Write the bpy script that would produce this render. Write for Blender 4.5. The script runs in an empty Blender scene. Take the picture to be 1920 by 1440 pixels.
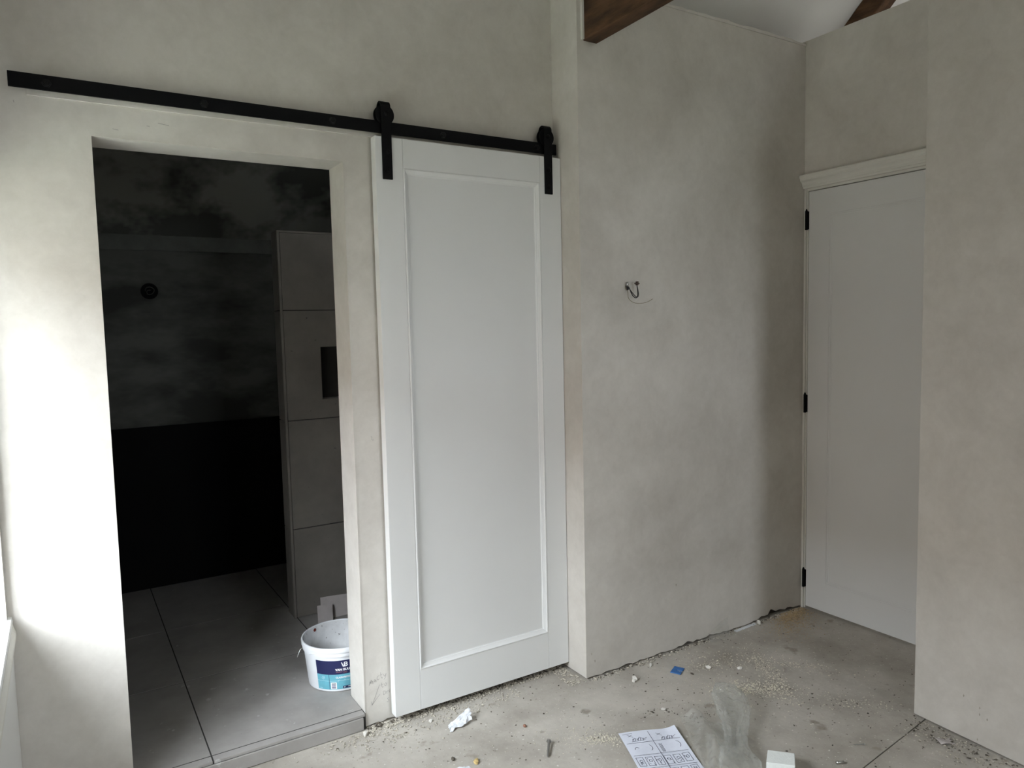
import bpy, bmesh, math, random
from mathutils import Vector, Matrix, noise

C = bpy.context.scene.collection
SC = bpy.context.scene
R_ = math.radians

# ---------------------------------------------------------------- camera
cam_d = bpy.data.cameras.new('camera')
cam_d.sensor_fit = 'HORIZONTAL'
cam_d.sensor_width = 36.0
cam_d.lens = 36.0 * 1365.81 / 1920.0
cam_d.clip_start = 0.02
cam = bpy.data.objects.new('camera', cam_d)
C.objects.link(cam)
CAM_H = 1.48
rot = Matrix(((0.84919638, 0.06068432, -0.5245788),
              (-0.52758509, 0.05462057, -0.8477444),
              (-0.022792, 0.99666143, 0.07839974)))
cam.matrix_world = Matrix.Translation((0, 0, CAM_H)) @ rot.to_4x4()
SC.camera = cam

# ---------------------------------------------------------------- world: overcast daylight
W = bpy.data.worlds.new('overcast_sky')
SC.world = W
W.use_nodes = True
wn = W.node_tree.nodes
bg = wn['Background']
bg.inputs['Color'].default_value = (0.89, 0.935, 1.0, 1)
bg.inputs['Strength'].default_value = 7.0
vs = SC.view_settings
vs.view_transform = 'Standard'
vs.look = 'None'
vs.gamma = 1.0
vs.use_curve_mapping = False
vs.exposure = 2.35
SC.cycles.max_bounces = 14
SC.cycles.diffuse_bounces = 10
SC.cycles.transparent_max_bounces = 24
SC.cycles.sample_clamp_indirect = 8.0


def portal(name, loc, rot_e, sx, sy):
    l = bpy.data.lights.new(name, 'AREA')
    l.shape = 'RECTANGLE'
    l.size, l.size_y = sx, sy
    l.cycles.is_portal = True
    o = bpy.data.objects.new(name, l)
    o.location = loc
    o.rotation_euler = rot_e
    C.objects.link(o)
    return o


# window openings (y0, y1, z0, z1) in the wall on the left
WIN = [(1.15, 2.49, 0.69, 1.94)]
XG = -0.62   # glazing plane, behind deep reveals
portal('roof_portal', (4.4, 1.15, 4.14), (R_(-42), 0, 0), 1.1, 1.8)
REAR = (1.02, 1.86, 1.12, 2.12)   # x0, x1, z0, z1 of the added fill window in the rear wall
portal('rear_portal', (1.44, -3.3, 1.62), (R_(90), 0, 0), 0.84, 1.0)
for (y0, y1, z0, z1) in WIN:
    portal('window_portal', (XG - 0.06, (y0 + y1) / 2, (z0 + z1) / 2), (0, R_(-90), 0), z1 - z0, y1 - y0)

# ---------------------------------------------------------------- mesh helpers
WLOC = {}


class MB:
    def __init__(self):
        self.v, self.f = [], []

    def add(self, vs_, fs_):
        o = len(self.v)
        self.v += [tuple(p) for p in vs_]
        self.f += [tuple(i + o for i in f) for f in fs_]
        return self

    def box(self, x0, x1, y0, y1, z0, z1):
        return self.add([(x0, y0, z0), (x1, y0, z0), (x1, y1, z0), (x0, y1, z0),
                         (x0, y0, z1), (x1, y0, z1), (x1, y1, z1), (x0, y1, z1)],
                        [(0, 3, 2, 1), (4, 5, 6, 7), (0, 1, 5, 4), (1, 2, 6, 5), (2, 3, 7, 6), (3, 0, 4, 7)])

    def prism(self, pts, axis, a, b):
        """outline pts extruded along axis ('x': pts=(y,z); 'y': pts=(x,z); 'z': pts=(x,y))"""
        n = len(pts)

        def P(p, t):
            return {'x': (t, p[0], p[1]), 'y': (p[0], t, p[1]), 'z': (p[0], p[1], t)}[axis]
        vs_ = [P(p, a) for p in pts] + [P(p, b) for p in pts]
        fs_ = [tuple(range(n))[::-1], tuple(range(n, 2 * n))]
        for i in range(n):
            j = (i + 1) % n
            fs_.append((i, j, n + j, n + i))
        return self.add(vs_, fs_)

    def tube(self, path, r, seg=10, cap=True):
        path = [Vector(p) for p in path]
        n = len(path)
        rs = r if isinstance(r, (list, tuple)) else [r] * n
        base = len(self.v)
        prev = None
        for i, p in enumerate(path):
            t = (path[min(i + 1, n - 1)] - path[max(i - 1, 0)]).normalized()
            if prev is None:
                u = t.cross(Vector((0, 0, 1)))
                if u.length < 1e-3:
                    u = t.cross(Vector((1, 0, 0)))
            else:
                u = prev - t * prev.dot(t)
            u.normalize()
            prev = u
            w = t.cross(u)
            for k in range(seg):
                a = 2 * math.pi * k / seg
                self.v.append(tuple(p + (u * math.cos(a) + w * math.sin(a)) * rs[i]))
        for i in range(n - 1):
            for k in range(seg):
                a, b = base + i * seg + k, base + i * seg + (k + 1) % seg
                self.f.append((a, b, b + seg, a + seg))
        if cap:
            self.f.append(tuple(base + k for k in range(seg))[::-1])
            self.f.append(tuple(base + (n - 1) * seg + k for k in range(seg)))
        return self

    def lathe(self, prof, c, seg=56, close=False):
        base = len(self.v)
        n = len(prof)
        for (r, z) in prof:
            for k in range(seg):
                a = 2 * math.pi * k / seg
                self.v.append((c[0] + r * math.cos(a), c[1] + r * math.sin(a), c[2] + z))
        for i in range(n - 1):
            for k in range(seg):
                a, b = base + i * seg + k, base + i * seg + (k + 1) % seg
                self.f.append((a, b, b + seg, a + seg))
        if close:
            self.f.append(tuple(base + k for k in range(seg))[::-1])
            self.f.append(tuple(base + (n - 1) * seg + k for k in range(seg)))
        return self

    def grid(self, fn, nu, nv):
        base = len(self.v)
        for j in range(nv + 1):
            for i in range(nu + 1):
                self.v.append(tuple(fn(i / nu, j / nv)))
        for j in range(nv):
            for i in range(nu):
                a = base + j * (nu + 1) + i
                self.f.append((a, a + 1, a + nu + 2, a + nu + 1))
        return self

    def build(self, name, m, parent=None, bevel=0.0, smooth=False, origin=None, solid=0.0, fixn=True):
        pw = WLOC.get(parent.name, Vector((0, 0, 0))) if parent else Vector((0, 0, 0))
        if origin is None:
            xs, ys, zs = zip(*self.v)
            origin = Vector(((min(xs) + max(xs)) / 2, (min(ys) + max(ys)) / 2, min(zs)))
        origin = Vector(origin)
        me = bpy.data.meshes.new(name)
        me.from_pydata([tuple(Vector(p) - origin) for p in self.v], [], self.f)
        if fixn:
            bm = bmesh.new()
            bm.from_mesh(me)
            bmesh.ops.recalc_face_normals(bm, faces=bm.faces)
            bm.to_mesh(me)
            bm.free()
        if smooth:
            for p in me.polygons:
                p.use_smooth = True
        me.materials.append(m)
        o = bpy.data.objects.new(name, me)
        C.objects.link(o)
        o.location = origin - pw
        if parent:
            o.parent = parent
        WLOC[o.name] = origin
        if solid:
            s = o.modifiers.new('solid', 'SOLIDIFY')
            s.thickness = solid
            s.offset = 0
        if bevel:
            b = o.modifiers.new('bevel', 'BEVEL')
            b.width = bevel
            b.segments = 2
            b.limit_method = 'ANGLE'
            b.angle_limit = R_(40)
        return o


def tag(o, label, cat, group=None, kind=None):
    o['label'] = label
    o['category'] = cat
    if group:
        o['group'] = group
    if kind:
        o['kind'] = kind
    return o


def empty(name, loc):
    o = bpy.data.objects.new(name, None)
    o.location = loc
    o.empty_display_size = 0.05
    C.objects.link(o)
    WLOC[o.name] = Vector(loc)
    return o


def arc(pts, n=8):
    out_ = []
    P = [Vector(p) for p in pts]
    P = [P[0] * 2 - P[1]] + P + [P[-1] * 2 - P[-2]]
    for i in range(1, len(P) - 2):
        for k in range(n):
            t = k / n
            out_.append(0.5 * ((2 * P[i]) + (P[i + 1] - P[i - 1]) * t + (2 * P[i - 1] - 5 * P[i] + 4 * P[i + 1] - P[i + 2]) * t * t
                               + (3 * P[i] - P[i - 1] - 3 * P[i + 1] + P[i + 2]) * t ** 3))
    out_.append(P[-2])
    return out_


def box(name, m, ext, parent=None, bevel=0.0):
    return MB().box(*ext).build(name, m, parent, bevel)


# ---------------------------------------------------------------- materials
def mat(name, col, rough=0.7, spec=0.3, metal=0.0, var=0.0, scale=3.0, col2=None, bump=0.0, bscale=60.0,
        detail=6.0, contrast=(0.35, 0.65), speck=None, stretch=(1, 1, 1)):
    m = bpy.data.materials.new(name)
    m.use_nodes = True
    nt = m.node_tree
    n, l = nt.nodes, nt.links
    b = n['Principled BSDF']
    b.inputs['Roughness'].default_value = rough
    b.inputs['Specular IOR Level'].default_value = spec
    b.inputs['Metallic'].default_value = metal
    b.inputs['Base Color'].default_value = (*col, 1)
    geo = n.new('ShaderNodeNewGeometry')
    mp = n.new('ShaderNodeMapping')
    mp.inputs['Scale'].default_value = stretch
    l.new(geo.outputs['Position'], mp.inputs['Vector'])
    cur = None
    if var or col2:
        t = n.new('ShaderNodeTexNoise')
        t.inputs['Scale'].default_value = scale
        t.inputs['Detail'].default_value = detail
        t.inputs['Roughness'].default_value = 0.62
        l.new(mp.outputs['Vector'], t.inputs['Vector'])
        r = n.new('ShaderNodeValToRGB')
        r.color_ramp.elements[0].position = contrast[0]
        r.color_ramp.elements[1].position = contrast[1]
        c2 = col2 if col2 else tuple(c * (1 - var) for c in col)
        r.color_ramp.elements[0].color = (*c2, 1)
        r.color_ramp.elements[1].color = (*col, 1)
        l.new(t.outputs['Fac'], r.inputs['Fac'])
        cur = r.outputs['Color']
    if speck:
        # (colour, scale, threshold): small spots
        for (sc_, ss, th) in speck:
            t2 = n.new('ShaderNodeTexNoise')
            t2.inputs['Scale'].default_value = ss
            t2.inputs['Detail'].default_value = 3.0
            l.new(geo.outputs['Position'], t2.inputs['Vector'])
            r2 = n.new('ShaderNodeValToRGB')
            r2.color_ramp.elements[0].position = th
            r2.color_ramp.elements[1].position = min(th + 0.06, 1)
            l.new(t2.outputs['Fac'], r2.inputs['Fac'])
            mx = n.new('ShaderNodeMixRGB')
            l.new(r2.outputs['Color'], mx.inputs['Fac'])
            if cur:
                l.new(cur, mx.inputs['Color1'])
            else:
                mx.inputs['Color1'].default_value = (*col, 1)
            mx.inputs['Color2'].default_value = (*sc_, 1)
            cur = mx.outputs['Color']
    if cur:
        l.new(cur, b.inputs['Base Color'])
    if bump:
        t3 = n.new('ShaderNodeTexNoise')
        t3.inputs['Scale'].default_value = bscale
        t3.inputs['Detail'].default_value = 5.0
        l.new(mp.outputs['Vector'], t3.inputs['Vector'])
        bp = n.new('ShaderNodeBump')
        bp.inputs['Strength'].default_value = bump
        bp.inputs['Distance'].default_value = 0.004
        l.new(t3.outputs['Fac'], bp.inputs['Height'])
        l.new(bp.outputs['Normal'], b.inputs['Normal'])
    return m


M = {}


def plaster_mat():
    """fresh gypsum plaster: blotchy drying marks and trowel smears"""
    m = bpy.data.materials.new('plaster')
    m.use_nodes = True
    nt = m.node_tree
    n, l = nt.nodes, nt.links
    b = n['Principled BSDF']
    b.inputs['Roughness'].default_value = 0.82
    b.inputs['Specular IOR Level'].default_value = 0.2
    geo = n.new('ShaderNodeNewGeometry')

    def tex(scale, detail, rough, dist, stretch=(1, 1, 1)):
        mp = n.new('ShaderNodeMapping')
        mp.inputs['Scale'].default_value = stretch
        mp.inputs['Rotation'].default_value = (0.3, 0.5, 0.2)
        l.new(geo.outputs['Position'], mp.inputs['Vector'])
        t = n.new('ShaderNodeTexNoise')
        t.inputs['Scale'].default_value = scale
        t.inputs['Detail'].default_value = detail
        t.inputs['Roughness'].default_value = rough
        t.inputs['Distortion'].default_value = dist
        l.new(mp.outputs['Vector'], t.inputs['Vector'])
        return t.outputs['Fac']

    def math_(op, x, y):
        k = n.new('ShaderNodeMath')
        k.operation = op
        for i, q in enumerate((x, y)):
            if isinstance(q, float):
                k.inputs[i].default_value = q
            else:
                l.new(q, k.inputs[i])
        return k.outputs[0]
    big = tex(1.25, 3.0, 0.5, 0.6)
    med = tex(5.0, 8.0, 0.66, 0.5, (1.15, 1.15, 1.0))
    fine = tex(26.0, 6.0, 0.7, 0.3)
    mixv = math_('ADD', math_('ADD', math_('MULTIPLY', big, 0.52), math_('MULTIPLY', med, 0.28)), math_('MULTIPLY', fine, 0.20))
    r = n.new('ShaderNodeValToRGB')
    e = r.color_ramp.elements
    e[0].position, e[0].color = 0.36, (0.475, 0.450, 0.408, 1)
    e[1].position, e[1].color = 0.64, (0.655, 0.630, 0.585, 1)
    l.new(mixv, r.inputs['Fac'])
    l.new(r.outputs['Color'], b.inputs['Base Color'])
    bp = n.new('ShaderNodeBump')
    bp.inputs['Strength'].default_value = 0.25
    bp.inputs['Distance'].default_value = 0.004
    l.new(math_('ADD', math_('MULTIPLY', med, 0.6), math_('MULTIPLY', fine, 0.4)), bp.inputs['Height'])
    l.new(bp.outputs['Normal'], b.inputs['Normal'])
    return m


M['plaster'] = plaster_mat()
M['plaster_raw'] = mat('plaster_raw', (0.42, 0.385, 0.32), 0.95, 0.1, var=0.5, scale=30, bump=0.6, bscale=80)
M['white_paint'] = mat('white_paint', (0.70, 0.705, 0.695), 0.38, 0.4, var=0.03, scale=2)
M['trim_paint'] = mat('trim_paint', (0.70, 0.69, 0.64), 0.5, 0.35, var=0.05, scale=4)
M['black_metal'] = mat('black_metal', (0.0035, 0.0035, 0.004), 0.6, 0.12)
M['steel'] = mat('steel', (0.5, 0.5, 0.48), 0.3, 0.5, metal=1.0)
M['dark_steel'] = mat('dark_steel', (0.34, 0.335, 0.32), 0.38, 0.5, metal=0.9)
M['black_bolt'] = mat('black_bolt', (0.004, 0.004, 0.004), 0.4, 0.2)
M['concrete'] = mat('concrete', (0.475, 0.447, 0.40), 0.9, 0.2, col2=(0.27, 0.247, 0.212), scale=2.6, detail=9, bump=0.35,
                    bscale=40, contrast=(0.28, 0.62),
                    speck=[((0.27, 0.245, 0.205), 9, 0.66), ((0.16, 0.14, 0.115), 60, 0.67), ((0.60, 0.58, 0.53), 80, 0.66)])
M['joint'] = mat('joint', (0.06, 0.052, 0.045), 0.95, 0.1)
M['tile'] = mat('tile', (0.395, 0.38, 0.362), 0.5, 0.35, col2=(0.28, 0.266, 0.25), scale=4.5, detail=9, bump=0.08, bscale=50,
                contrast=(0.3, 0.7), speck=[((0.47, 0.46, 0.45), 26, 0.68), ((0.12, 0.115, 0.11), 70, 0.735)])
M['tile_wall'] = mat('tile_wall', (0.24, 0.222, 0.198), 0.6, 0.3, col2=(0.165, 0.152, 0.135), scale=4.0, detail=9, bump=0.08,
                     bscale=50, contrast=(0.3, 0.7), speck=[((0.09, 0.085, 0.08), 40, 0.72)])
M['grout'] = mat('grout', (0.05, 0.048, 0.045), 0.9, 0.1)
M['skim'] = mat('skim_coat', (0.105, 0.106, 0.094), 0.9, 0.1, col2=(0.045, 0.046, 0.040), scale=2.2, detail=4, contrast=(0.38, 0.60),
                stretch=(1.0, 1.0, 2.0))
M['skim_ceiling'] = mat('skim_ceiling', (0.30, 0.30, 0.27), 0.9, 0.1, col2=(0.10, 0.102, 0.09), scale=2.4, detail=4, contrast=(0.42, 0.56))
M['skim_band'] = mat('skim_band', (0.135, 0.14, 0.125), 0.9, 0.1, var=0.3, scale=6)
M['dark_lower_wall'] = mat('dark_lower_wall', (0.005, 0.005, 0.005), 0.8, 0.1, var=0.3, scale=4)
M['wood'] = mat('old_beam', (0.125, 0.066, 0.034), 0.75, 0.25, col2=(0.042, 0.022, 0.012), scale=7, detail=8, bump=0.6, bscale=30,
                stretch=(3, 0.7, 3), contrast=(0.35, 0.65), speck=[((0.24, 0.15, 0.09), 14, 0.73)])
M['ceiling'] = mat('ceiling_paint', (0.70, 0.69, 0.67), 0.85, 0.15, var=0.05, scale=3)
M['ground'] = mat('ground', (0.19, 0.20, 0.15), 0.95, 0.1, var=0.3, scale=1.2)
M['blocker_brick'] = mat('blocker_brick', (0.17, 0.12, 0.095), 0.9, var=0.4, scale=8)
M['pail'] = mat('pail_plastic', (0.80, 0.82, 0.85), 0.35, 0.4, var=0.05, scale=9)
M['pail_in'] = mat('pail_inside', (0.70, 0.71, 0.72), 0.6, 0.3, var=0.25, scale=10, speck=[((0.22, 0.22, 0.22), 75, 0.66)])
M['navy'] = mat('label_navy', (0.018, 0.022, 0.085), 0.4, 0.4, speck=[((0.25, 0.27, 0.4), 110, 0.74)])
M['teal'] = mat('label_teal', (0.16, 0.47, 0.58), 0.4, 0.4, var=0.12, scale=40)
M['print_white'] = mat('print_white', (0.85, 0.86, 0.88), 0.5, 0.3)
M['print_pale'] = mat('print_pale', (0.55, 0.75, 0.82), 0.5, 0.3)
M['print_red'] = mat('print_red', (0.45, 0.18, 0.16), 0.5, 0.3)
M['rust'] = mat('rust_mark', (0.16, 0.03, 0.02), 0.7, 0.3)
M['card'] = mat('card', (0.50, 0.46, 0.45), 0.9, 0.1, var=0.12, scale=20, speck=[((0.2, 0.18, 0.17), 60, 0.74)])
M['paper'] = mat('paper', (0.68, 0.71, 0.80), 0.9, 0.1, var=0.05, scale=20)
M['paper_white'] = mat('paper_white', (0.68, 0.70, 0.73), 0.85, 0.2, var=0.05, scale=30)
M['ink'] = mat('ink', (0.05, 0.055, 0.09), 0.8, 0.2)
M['pencil'] = mat('pencil', (0.33, 0.32, 0.305), 0.7, 0.3)
M['foam'] = mat('foam', (0.76, 0.79, 0.77), 0.9, 0.1, var=0.04, scale=60, bump=0.3, bscale=200)
M['blue'] = mat('blue_plastic', (0.035, 0.15, 0.42), 0.45, 0.4, var=0.2, scale=40)
M['crumb'] = mat('crumb_plaster', (0.56, 0.52, 0.44), 0.95, 0.1, var=0.4, scale=90)
M['crumb_dark'] = mat('crumb_dark', (0.12, 0.105, 0.085), 0.95, 0.1, var=0.5, scale=90)
M['grain'] = mat('pale_granules', (0.66, 0.62, 0.51), 0.9, 0.1, var=0.3, scale=120)
M['sawdust'] = mat('sawdust', (0.52, 0.40, 0.25), 0.95, 0.1, var=0.45, scale=70)
M['chunk'] = mat('plaster_chunk', (0.68, 0.66, 0.61), 0.95, 0.1, var=0.1, scale=60)
M['yellow'] = mat('wood_chip', (0.60, 0.45, 0.20), 0.85, 0.2, var=0.35, scale=90)
M['brick'] = mat('red_chip', (0.32, 0.17, 0.12), 0.9, 0.1)
M['cable'] = mat('cable_black', (0.02, 0.02, 0.02), 0.5, 0.4)
M['wire'] = mat('wire_yellow', (0.22, 0.19, 0.11), 0.5, 0.4)
M['terminal'] = mat('terminal', (0.09, 0.065, 0.055), 0.6, 0.3)
M['hole_black'] = mat('black_void', (0.006, 0.006, 0.006), 0.9, 0.1)


def film_mat(name, alpha, tint=(0.9, 0.93, 0.9), refl=0.05):
    m = bpy.data.materials.new(name)
    m.use_nodes = True
    nt = m.node_tree
    n, l = nt.nodes, nt.links
    n.remove(n['Principled BSDF'])
    out = n['Material Output']
    tr = n.new('ShaderNodeBsdfTransparent')
    tr.inputs['Color'].default_value = (*tint, 1)
    df = n.new('ShaderNodeBsdfTranslucent')
    df.inputs['Color'].default_value = (0.86, 0.88, 0.85, 1)
    d2 = n.new('ShaderNodeBsdfDiffuse')
    d2.inputs['Color'].default_value = (0.86, 0.88, 0.85, 1)
    gl = n.new('ShaderNodeBsdfGlossy')
    gl.inputs['Roughness'].default_value = 0.06
    # thin-film reflectance: Schlick curve, the same from both sides
    lw = n.new('ShaderNodeLayerWeight')
    lw.inputs['Blend'].default_value = 0.5
    pw_ = n.new('ShaderNodeMath')
    pw_.operation = 'POWER'
    pw_.inputs[1].default_value = 4.0
    l.new(lw.outputs['Facing'], pw_.inputs[0])
    fr = n.new('ShaderNodeMath')
    fr.operation = 'MULTIPLY_ADD'
    fr.inputs[1].default_value = 0.75
    fr.inputs[2].default_value = refl
    l.new(pw_.outputs[0], fr.inputs[0])
    ad = n.new('ShaderNodeMixShader')
    ad.inputs['Fac'].default_value = 0.5
    l.new(df.outputs[0], ad.inputs[1])
    l.new(d2.outputs[0], ad.inputs[2])
    m1 = n.new('ShaderNodeMixShader')
    hz = n.new('ShaderNodeMath')          # haze: a longer path through the film where it turns edge-on
    hz.operation = 'MULTIPLY_ADD'
    hz.inputs[1].default_value = alpha * 3.0
    hz.inputs[2].default_value = alpha
    p3 = n.new('ShaderNodeMath')
    p3.operation = 'POWER'
    p3.inputs[1].default_value = 2.5
    l.new(lw.outputs['Facing'], p3.inputs[0])
    l.new(p3.outputs[0], hz.inputs[0])
    l.new(hz.outputs[0], m1.inputs['Fac'])
    l.new(tr.outputs[0], m1.inputs[1])
    l.new(ad.outputs[0], m1.inputs[2])
    m2 = n.new('ShaderNodeMixShader')
    l.new(fr.outputs[0], m2.inputs['Fac'])
    l.new(m1.outputs[0], m2.inputs[1])
    l.new(gl.outputs[0], m2.inputs[2])
    l.new(m2.outputs[0], out.inputs['Surface'])
    return m


M['film'] = film_mat('clear_film', 0.13, (0.995, 1.0, 0.995), 0.14)
M['glass'] = film_mat('window_glass', 0.0, (0.97, 0.98, 0.98))

rnd = random.Random(7)

# ================================================================ SETTING
YA = 2.523      # front face of the long back wall
YM = 2.349      # front face of the projecting wall
XE = 3.185      # face of the wall that holds the hinged door
ROOF_T = 0.9    # roof pitch


def roof_z(y):
    return 3.0 + ROOF_T * (YM - y)


# ---- floor: two slabs with a joint
fl = empty('floor', (1.2, 0, 0))
tag(fl, 'dusty bare concrete floor strewn with plaster crumbs', 'floor', kind='structure')


def jy(x):
    return 1.358 + 0.1065 * (x - 2.174)


X0, X1 = -0.7, 6.2
MB().prism([(X0, jy(X0) + 0.004), (X1, jy(X1) + 0.004), (X1, 3.6), (X0, 3.6)], 'z', -0.06, 0.0).build('slab', M['concrete'], fl)
MB().prism([(X0, -3.2), (X1, -3.2), (X1, jy(X1)), (X0, jy(X0))], 'z', -0.06, -0.001).build('slab', M['concrete'], fl)
MB().prism([(X0, jy(X0)), (X1, jy(X1)), (X1, jy(X1) + 0.004), (X0, jy(X0) + 0.004)], 'z', -0.06, -0.004).build('joint', M['joint'], fl)


def ragged(x0, x1, step, amp, base=0.002, seed=1):
    r = random.Random(seed)
    pts = []
    x = x0
    while x < x1 - step * 0.4:
        n_ = noise.noise(Vector((x * 6, seed * 3.7, 0))) * 0.5 + 0.5
        pts.append((x, base + amp * n_ * n_ * 1.6 * r.uniform(0.3, 1.2)))
        x += step * r.uniform(0.5, 1.3)
    pts.append((x1, base))
    return pts


# ---- long back wall with the doorway
XL, XR, ZT = 0.118, 0.885, 2.072
out = [(-0.8, -0.03), (XL, -0.03), (XL, ZT), (XR, ZT)]
out += ragged(XR, 1.80, 0.02, 0.016, 0.001, 3)
out += [(1.80, 3.7), (-0.8, 3.7)]
wb = MB().prism(out, 'y', YA, 2.677).build('wall_back', M['plaster'])
tag(wb, 'long off-white plastered wall with open doorway and black rail', 'wall', kind='structure')
MB().box(XR + 0.015, 1.80, YA + 0.012, 2.66, -0.03, 0.06).build('wall_core', M['plaster_raw'], wb)
# plaster corner beads round the doorway
MB().prism([(XR - 0.001, 0.012), (XR + 0.0025, 0.012), (XR + 0.0025, ZT + 0.0025), (XL, ZT + 0.0025), (XL, ZT - 0.001), (XR - 0.001, ZT - 0.001)],
           'y', YA - 0.0012, YA + 0.004).build('corner_bead', M['plaster'], wb)

# ---- projecting wall
out = [(x, z + 0.020 * math.exp(-((x - 2.96) / 0.10) ** 2) * (0.8 + 0.4 * math.sin(x * 90)) if x < XE - 0.01 else z) for x, z in ragged(1.787, XE, 0.022, 0.020, 0.002, 5)]
out += [(XE, 2.816), (1.787, 2.816)]
wm = MB().prism(out, 'y', YM, 2.62).build('wall_middle', M['plaster'])
tag(wm, 'projecting grey-beige plastered wall with loose cables', 'wall', kind='structure')
MB().box(1.80, XE, YM + 0.03, 2.6, -0.03, 0.08).build('wall_core', M['joint'], wm)  # near-black backing: the shade of the ragged gap is in its colour
# ragged plaster lip on top of it
pts = [(1.9, 2.812)]
x = 1.9
while x < XE:
    pts.append((x, 2.816 + rnd.uniform(0.004, 0.012)))
    x += rnd.uniform(0.015, 0.05)
pts += [(XE, 2.822), (XE, 2.812)]
MB().prism(pts, 'y', YM - 0.004, YM + 0.03).build('plaster_lip', M['plaster'], wm)
box('corner_bead', M['trim_paint'], (1.806, 1.815, YM - 0.012, YM, 2.594, 2.84), wm)

# ---- wall with the hinged door
we = MB().prism([(1.30, -0.03), (1.50, -0.03), (1.50, 2.125), (2.342, 2.125), (2.342, -0.03), (2.40, -0.03), (2.40, 2.835), (1.30, 2.835)],
                'x', XE, XE + 0.1).build('wall_end', M['plaster'])
tag(we, 'plastered wall above and around the hinged white door', 'wall', kind='structure')
# ---- near right wall, slightly out of square
wr = MB().prism([(2.63, 1.448), (XE + 0.1, 1.448), (XE + 0.1, -3.1), (2.335, -3.1)], 'z', 0.006, 2.86).build('wall_right', M['plaster'])
tag(wr, 'nearest plastered wall at the right edge of the photo', 'wall', kind='structure')
MB().prism([(2.642, 1.436), (XE + 0.09, 1.436), (XE + 0.09, -3.1), (2.347, -3.1)], 'z', -0.03, 0.02).build('wall_core', M['plaster_raw'], wr)

# ---- left wall with two windows, deep reveals, boxed-in sill
XI = -0.175
mb = MB()
ys = [-3.1, WIN[0][0], WIN[0][1], YA]
XO = XG - 0.06
mb.box(XO, XI, -3.1, YA, 0, 0.55)
mb.box(XO, XI, -3.1, YA, 1.94, 2.85)
for a, b in ((0, 1), (2, 3)):
    mb.box(XO, XI, ys[a], ys[b], 0.55, 1.94)
mb.prism([(-3.1, 2.85), (YA, 2.85), (-0.3, roof_z(-0.3) + 0.1)], 'x', XO, XI)
wl = mb.build('wall_left', M['plaster'])
tag(wl, 'window wall on the left with boxed sill', 'wall', kind='structure')
for k, (y0, y1, z0, z1) in enumerate(WIN):
    w_ = empty('window_%d' % (k + 1), (XG, (y0 + y1) / 2, z0))
    tag(w_, 'white casement window in the left wall, ' + ('beside the doorway wall' if k == 0 else 'behind the camera'), 'window', kind='structure')
    fr = MB()
    t = 0.05
    fr.box(XG - 0.03, XG + 0.03, y0, y1, z0, z0 + t).box(XG - 0.03, XG + 0.03, y0, y1, z1 - t, z1)
    fr.box(XG - 0.03, XG + 0.03, y0, y0 + t, z0 + t, z1 - t).box(XG - 0.03, XG + 0.03, y1 - t, y1, z0 + t, z1 - t)
    ym = (y0 + y1) / 2
    fr.box(XG - 0.03, XG + 0.03, ym - 0.025, ym + 0.025, z0 + t, z1 - t)
    fr.build('window_frame', M['white_paint'], w_, 0.004)
    box('pane', M['glass'], (XG - 0.002, XG + 0.002, y0 + t, ym - 0.025, z0 + t, z1 - t), w_)
    box('pane', M['glass'], (XG - 0.002, XG + 0.002, ym + 0.025, y1 - t, z0 + t, z1 - t), w_)
# boxed sill: lid, ogee moulding, front panel
sl = empty('trim_1', (-0.17, 1.0, 0))
tag(sl, 'white boxed window sill with moulded edge at lower left', 'window sill', kind='structure')
MB().prism([(XG + 0.03, 0.655), (-0.169, 0.655), (-0.163, 0.661), (-0.165, 0.673), (-0.172, 0.676), (XG + 0.03, 0.676)], 'y', -2.9, YA - 0.001).build('lid', M['white_paint'], sl)
MB().prism([(-0.20, 0.653), (-0.164, 0.653), (-0.161, 0.640), (-0.157, 0.628), (-0.157, 0.616), (-0.162, 0.605), (-0.166, 0.590), (-0.168, 0.572), (-0.175, 0.565), (-0.20, 0.565)],
           'y', -2.9, YA - 0.002).build('moulding', M['trim_paint'], sl)
box('front_panel', M['white_paint'], (-0.174, -0.168, -2.9, YA - 0.004, 0.0, 0.566), sl)

# ---- rear wall and far gable
mb = MB()
mb.box(-0.8, REAR[0], -3.25, -3.1, 0, 2.95).box(REAR[1], 6.2, -3.25, -3.1, 0, 2.95)
mb.box(REAR[0], REAR[1], -3.25, -3.1, 0, REAR[2]).box(REAR[0], REAR[1], -3.25, -3.1, REAR[3], 2.95)
o = mb.build('wall_rear', M['plaster'])
tag(o, 'plain plastered wall behind the viewer', 'wall', kind='structure')
w_ = empty('window_2', (1.44, -3.2, 1.12))  # unseen window, added as fill light for the projecting wall
tag(w_, 'small white window added behind the viewer for fill light', 'window', kind='structure')
fr = MB()
fr.box(REAR[0], REAR[1], -3.22, -3.17, REAR[2], REAR[2] + 0.05).box(REAR[0], REAR[1], -3.22, -3.17, REAR[3] - 0.05, REAR[3])
fr.box(REAR[0], REAR[0] + 0.05, -3.22, -3.17, REAR[2] + 0.05, REAR[3] - 0.05).box(REAR[1] - 0.05, REAR[1], -3.22, -3.17, REAR[2] + 0.05, REAR[3] - 0.05)
fr.build('window_frame', M['white_paint'], w_, 0.004)
box('pane', M['glass'], (REAR[0] + 0.05, REAR[1] - 0.05, -3.197, -3.193, REAR[2] + 0.05, REAR[3] - 0.05), w_)
o = MB().prism([(-3.1, 0), (3.5, 0), (3.5, 2.0), (-0.3, roof_z(-0.3) + 0.1), (-3.1, 2.9)], 'x', 6.1, 6.2).build('wall_gable', M['plaster'])
tag(o, 'far gable wall beyond the door', 'wall', kind='structure')
o = box('wall_eaves', M['plaster'], (1.9, 6.1, 3.4, 3.5, 0, 2.15))
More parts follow.
